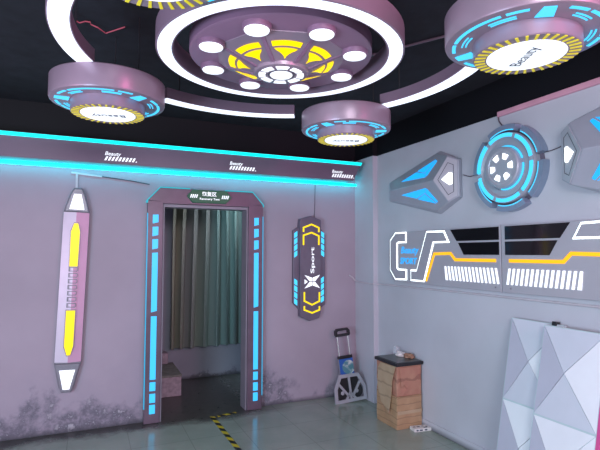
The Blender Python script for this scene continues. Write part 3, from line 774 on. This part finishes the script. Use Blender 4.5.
# ------------------------------------------------------------------ faceted white panels leaning on the right wall
def facet_panel(y0, xt, zt, xb, label, edge):
    Wd = .425; L = 1.15
    base = Vector((xb, y0, 0)); ax = (Vector((xt, y0, zt))-base).normalized(); hy = Vector((0, -1, 0)); nn = ax.cross(hy)
    if nn.x > 0: nn = -nn
    t = thing('faceted_panel', (xb, y0-Wd/2, 0), label, 'wall panel', 'white faceted panels leaning on the right wall')
    T = lambda a, s, d: base+hy*a+ax*s+nn*d
    bm = BM(); add_prism(bm, [(0, 0), (Wd, 0), (Wd, L), (0, L)], T, 0, .018); obj('backing_board', bm, M['panel_e'], t)
    for c in range(2):
        s0 = L/2*c+.004; s1 = L/2*(c+1)-.004; g = .004
        mid = (Wd/2-.015, (s0+s1)/2+.01)
        cor = [(g, s0), (Wd-g, s0), (Wd-g, s1), (g, s1)]
        for i, mt, dz in ((0, 'panel_m', .010), (1, 'panel_w', .014), (2, 'panel_m', .016), (3, 'panel_g', .012)):
            a, b = Vector(cor[i]), Vector(cor[(i+1) % 4]); m_ = Vector(mid); cen = (a+b+m_)/3
            P = [p+(cen-p)*.018 for p in (a, b, m_)]
            bm = BM(); lo = [bm.verts.new(T(p.x, p.y, .016)) for p in P]
            hi = [bm.verts.new(T(p.x, p.y, .016+(.004 if j < 2 else dz+.012))) for j, p in enumerate(P)]
            bm.faces.new(lo); bm.faces.new(hi[::-1])
            for j in range(3): bm.faces.new([lo[j], hi[j], hi[(j+1) % 3], lo[(j+1) % 3]])
            if i == 2 and c == 0: mt = 'panel_w'
            obj('facet', bm, M[mt], t)
    if edge:
        bm = BM(); add_prism(bm, [(Wd, 0), (Wd+.045, 0), (Wd+.045, L), (Wd, L)], T, -.008, .020); obj('pink_lit_edge', bm, M['panel_p'], t, label='side edge coloured as if lit pink')  # deepened side face of the panel, pink light painted on
    else:
        bm = BM(); add_prism(bm, [(.335, L-.012), (.37, L-.012), (.37, L+.016), (.335, L+.016)], T, -.006, .026, .002); obj('clip', bm, M['black'], t, label='small black clip')
facet_panel(2.615, 2.862, 1.122, 2.645, 'rear white faceted panel leaning on the right wall, behind the front one', False)
facet_panel(2.296, 2.800, 1.098, 2.560, 'front white faceted panel with painted pink-lit edge leaning at the right edge of the photo', True)

# ------------------------------------------------------------------ stacked cartons and what is on them
def carton(name, lo, hi, mat, label, flaps):
    c = ((lo[0]+hi[0])/2, (lo[1]+hi[1])/2, lo[2])
    t = thing(name, c, label, 'box', 'stacked brown cartons')
    bm = BM(); add_box(bm, lo, hi, .005)
    bmesh.ops.subdivide_edges(bm, edges=[e for e in bm.edges if e.calc_length() > .1], cuts=4, use_grid_fill=True)
    rnd = random.Random(hash(name+label) % 99 if False else len(label))
    for v in bm.verts: v.co += Vector((rnd.uniform(-1, 1), rnd.uniform(-1, 1), 0))*.003
    obj('body', bm, mat, t)
    return t
b1 = carton('cardboard_box', (2.596, 3.705, 0), (2.872, 4.04, .292), M['carton1'], 'lower brown carton with strap lines, standing on the floor tiles', 0)
b2 = carton('cardboard_box', (2.598, 3.707, .294), (2.870, 4.038, .565), M['carton2'], 'upper reddish carton with a torn hanging flap, under the black lid', 1)
# torn flap hanging down the left face
bm = BM()
fl_ = [(3.96, .56), (3.715, .565), (3.76, .43), (3.77, .30), (3.80, .13), (3.84, .16), (3.93, .20), (4.00, .33), (4.00, .50)]
FX = lambda a, b, d: Vector((2.592-d-.018*(max(0, .56-b)/.45), a, b))
add_prism(bm, fl_, FX, 0, .004); obj('torn_flap', bm, M['carton3'], b2, label='pale torn cardboard flap')
# wrinkled film on the front face
bm = BM()
FY = lambda a, b, d: Vector((a+.01, 3.702-d, b))
add_prism(bm, [(2.615, .55), (2.70, .555), (2.85, .55), (2.84, .42), (2.76, .40), (2.70, .355), (2.66, .40), (2.63, .37)], FY, 0, .003); obj('paper_patch', bm, M['carton2'], b2)
bm = BM(); add_box(bm, (2.600, 3.699, .135), (2.868, 3.7035, .165)); obj('packing_tape', bm, M['carton3'], b1)

ld = thing('storage_lid', (2.745, 3.87, .567), 'black rectangular lid lying on the upper carton', 'lid')
bm = BM(); add_box(bm, (2.584, 3.685, .567), (2.882, 4.06, .597), .006); obj('rim', bm, M['black'], ld)
bm = BM(); add_box(bm, (2.600, 3.701, .594), (2.868, 4.044, .602), .003); obj('top_plate', bm, pm('lid_top', (.07, .085, .085), .3, var=.15), ld)

def crumple(name, c, s, mat, label, cat, seed, n=2):
    bm = BM(); bmesh.ops.create_icosphere(bm, subdivisions=n, radius=1.0)
    rnd = random.Random(seed)
    for v in bm.verts:
        k = rnd.uniform(.65, 1.15); v.co = Vector((v.co.x*s[0]*k, v.co.y*s[1]*k, max(-.45, v.co.z)*s[2]*k))
    mz = min(v.co.z for v in bm.verts)
    for v in bm.verts: v.co += Vector((c[0], c[1], c[2]-mz))
    tag(obj(name, bm, mat), label, cat)
crumple('crumpled_paper', (2.800, 3.93, .602), (.05, .05, .034), M['paper'], 'crumpled white paper on the black lid', 'paper', 3)
crumple('craft_paper_scrap', (2.835, 3.84, .602), (.045, .07, .030), M['craft'], 'crumpled brown paper scrap at the corner of the black lid', 'paper', 5)
crumple('clear_film', (2.825, 4.035, .602), (.035, .036, .055), M['film'], 'crumpled clear plastic film at the back of the black lid', 'plastic film', 8)

cardt = thing('printed_card', (2.80, 3.635, 0), 'small white printed block on the floor in front of the cartons', 'card', rot=(0, 0, rad(-8)))
bm = BM(); add_box(bm, (-.085, -.045, 0), (.085, .045, .028), .003); obj('block', bm, M['paper'], cardt, local=True)
for x, w, y in ((-.06, .022, .008), (-.02, .028, .006), (.025, .02, .012), (.058, .016, -.004), (.035, .03, -.022)):
    bm = BM(); add_box(bm, (x-w/2, y-.008, .0275), (x+w/2, y+.008, .0288)); obj('printed_mark', bm, M['ink'], cardt, local=True)
for x, w in ((-.055, .02), (-.018, .03), (.03, .025)):
    bm = BM(); add_box(bm, (x-w/2, -.0458, .008), (x+w/2, -.0448, .02)); obj('printed_mark', bm, M['ink'], cardt, local=True)

# ------------------------------------------------------------------ folding hand truck
ht = thing('hand_truck', (2.632, 4.645, 0), 'folded silver hand truck with black handle standing in the corner', 'hand truck', rot=(rad(-6), rad(-4.5), rad(-3)))
def HT(a, b, d): return Vector((a, -d, b))
outer = [(-.185, .0), (.185, .0), (.180, .13), (.118, .275), (-.105, .285), (-.165, .14)]
bm = BM(); add_ribbon(bm, [(-.172, .018), (.172, .018), (.172, .14), (.110, .272), (-.102, .278), (-.166, .15)], .034, HT, .05, .068, closed=True)
for p in ([(0.005, .03), (0.0, .26)], [(-.02, .06), (-.125, .20)], [(.03, .06), (.125, .20)], [(.0, .10), (-.06, .02)], [(.0, .10), (.065, .02)]):
    add_ribbon(bm, p, .024, HT, .052, .066)
obj('toe_plate', bm, M['steel_p'], ht, local=True)
bm = BM(); add_box(bm, (-.13, -.046, .03), (.12, -.036, .25), .004); obj('folding_base', bm, M['black'], ht, local=True)
for sx in (-.085, .085):
    bm = BM()
    def WH(a, b, d, sx=sx): return Vector((sx+a, -.012-d, .10+b))
    add_lathe(bm, [(.028, 0), (.066, 0), (.075, .006), (.075, .026), (.066, .032), (.028, .032), (.028, 0)], WH, 28); w = obj('wheel', bm, M['rubber'], ht, local=True, smooth=True)
    bm = BM(); add_lathe(bm, [(0, .002), (.03, .002), (.03, .032), (.012, .036), (0, .036)], WH, 20); obj('wheel_hub', bm, M['steel_p'], w, local=True)
bm = BM(); add_box(bm, (-.085, -.04, .235), (.085, -.008, .455), .006); obj('back_plate', bm, M['cap'], ht, local=True)
bm = BM(); add_box(bm, (-.083, -.0425, .272), (.083, -.0395, .452), .001); obj('sticker', bm, M['sticker'], ht, local=True, label='blue sticker with a pale picture')
bm = BM(); add_box(bm, (-.085, -.045, .450), (.085, -.002, .485), .008); obj('crossbar', bm, M['black'], ht, local=True)
for sx in (-.064, .064):
    bm = BM(); add_tube(bm, [(sx, -.022, .10), (sx, -.022, .72)], .011, 10); obj('tube', bm, M['chrome'], ht, local=True, smooth=True)
bm = BM()
add_ribbon(bm, [(-.076, .705), (-.076, .745), (-.058, .765), (.058, .765), (.076, .745), (.076, .705)], .026, HT, .006, .040)
add_ribbon(bm, [(-.082, .705), (.082, .705)], .028, HT, .006, .040)
obj('handle', bm, M['black'], ht, local=True, label='black grip handle')

# ------------------------------------------------------------------ alcove: curtain and concrete step
cu = thing('curtain', (.93, 6.12, .415), 'long grey green pleated curtain hanging in the alcove behind the doorway', 'curtain')
bm = BM(); nx, nz = 150, 10; W_ = 1.04; grid = []
for j in range(nz+1):
    row = []; v = j/nz
    for i in range(nx+1):
        u = i/nx
        phs = u*2*PI*8.0+.7*math.sin(u*9)+.35*math.sin(v*2.2+u*5)
        amp = .085*(1-.3*v)+.012*math.sin(u*23)
        row.append(bm.verts.new((.01+u*W_+.012*math.sin(phs*2+1)-.02*(1-v)*math.sin(u*7), -amp*math.sin(phs), 1.95*v+.012*math.sin(phs+.5)*(1-v))))
    grid.append(row)
for j in range(nz):
    for i in range(nx): bm.faces.new([grid[j][i], grid[j][i+1], grid[j+1][i+1], grid[j+1][i]])
o = obj('cloth', bm, M['curtain'], cu, local=True, smooth=True)
bm = BM(); add_tube(bm, [(-.06, 0, 1.96), (1.06, 0, 1.96)], .012, 8); obj('rail', bm, M['steel_p'], cu, local=True)

st = thing('concrete_step', (.72, 5.9, 0), 'low pale plastered block on the alcove floor behind the left door post', 'step')
bm = BM(); add_box(bm, (.30, 5.55, 0), (.995, 6.2, .215), .008); obj('block', bm, M['plaster'], st)
bm = BM(); add_box(bm, (.30, 5.545, .213), (1.0, 6.2, .238), .006); obj('top_slab', bm, M['plaster_t'], st)
bm = BM(); add_box(bm, (.30, 6.12, .238), (.93, 6.255, .37), .01); obj('upper_ledge', bm, M['plaster'], st)

# ------------------------------------------------------------------ floor tape
bm = BM(); add_prism(bm, [(1.148, 3.2), (1.19, 3.2), (1.172, 4.72), (1.128, 4.735)], FL, .0005, .0025)
tag(obj('hazard_tape', bm, M['tape']), 'yellow and black hazard tape running across the tiles towards the doorway', 'floor tape')
bm = BM(); add_prism(bm, [(1.20, 4.70), (1.40, 4.745), (1.395, 4.775), (1.20, 4.74)], FL, .0008, .003)
tag(obj('hazard_tape', bm, M['tape2']), 'short torn piece of yellow hazard tape lying across the door threshold', 'floor tape')

# ------------------------------------------------------------------ lights
def lamp(name, kind, loc, energy, color, size=.5, target=None, sy=None):
    l = bpy.data.lights.new(name, kind); l.energy = energy; l.color = color
    if kind == 'AREA':
        l.shape = 'RECTANGLE' if sy else 'SQUARE'; l.size = size
        if sy: l.size_y = sy
    elif kind == 'POINT': l.shadow_soft_size = size
    o = bpy.data.objects.new(name, l); COL.objects.link(o); o.location = loc
    if target is not None: o.rotation_euler = (Vector(target)-Vector(loc)).to_track_quat('-Z', 'Y').to_euler()
    return o
lamp('room_fill', 'AREA', (0.2, -1.6, 2.8), 150, (.92, .93, 1.0), 1.6, (.9, 3.5, 1.0))  # unseen fill, stands in for room lights behind the camera
lamp('pink_fill', 'AREA', (2.3, -1.2, 2.5), 40, (1.0, .25, .55), .7, (1.2, 3.5, 2.3))  # unseen area light standing in for pink strips behind the camera
lamp('pink_fill', 'AREA', (-2.6, 1.5, 1.5), 22, (1.0, .55, .80), .9, (.2, 4.6, 1.1))  # added pink fill from the left for the back wall
lamp('blue_fill', 'AREA', (-1.8, .6, 1.2), 95, (.55, .80, 1.0), .9, (2.8, 3.2, .5))  # added blue fill to brighten the lower right wall
lamp('alcove_fill', 'POINT', (1.9, 5.62, 2.3), 11, (.85, .9, .95), .10)  # added point light out of view, brightens alcove and grazes the curtain

w = bpy.data.worlds.new('room_world'); SC.world = w; w.use_nodes = True
bg = w.node_tree.nodes['Background']; bg.inputs[0].default_value = (.50, .46, .54, 1); bg.inputs[1].default_value = .8

# ------------------------------------------------------------------ camera
cam = bpy.data.cameras.new('camera'); co = bpy.data.objects.new('camera', cam); COL.objects.link(co)
cam.sensor_width = 36; cam.sensor_fit = 'HORIZONTAL'; cam.lens = 480/600*36; cam.clip_start = .05
pit, yaw, rol = .0582, .4149, .0019
cy_, sy_ = math.cos(yaw), math.sin(yaw)
fw0 = Vector((sy_, cy_, 0)); rt = Vector((cy_, -sy_, 0)); up0 = Vector((0, 0, 1))
fw = fw0*math.cos(pit)+up0*math.sin(pit); up = -fw0*math.sin(pit)+up0*math.cos(pit)
r2 = rt*math.cos(rol)+up*math.sin(rol); u2 = -rt*math.sin(rol)+up*math.cos(rol)
m4 = Matrix((r2, u2, -fw)).transposed().to_4x4(); m4.translation = Vector((0, 0, 1.6))
co.matrix_world = m4
SC.camera = co
SC.view_settings.view_transform = 'Standard'
SC.view_settings.look = 'None'
SC.view_settings.exposure = 0.0
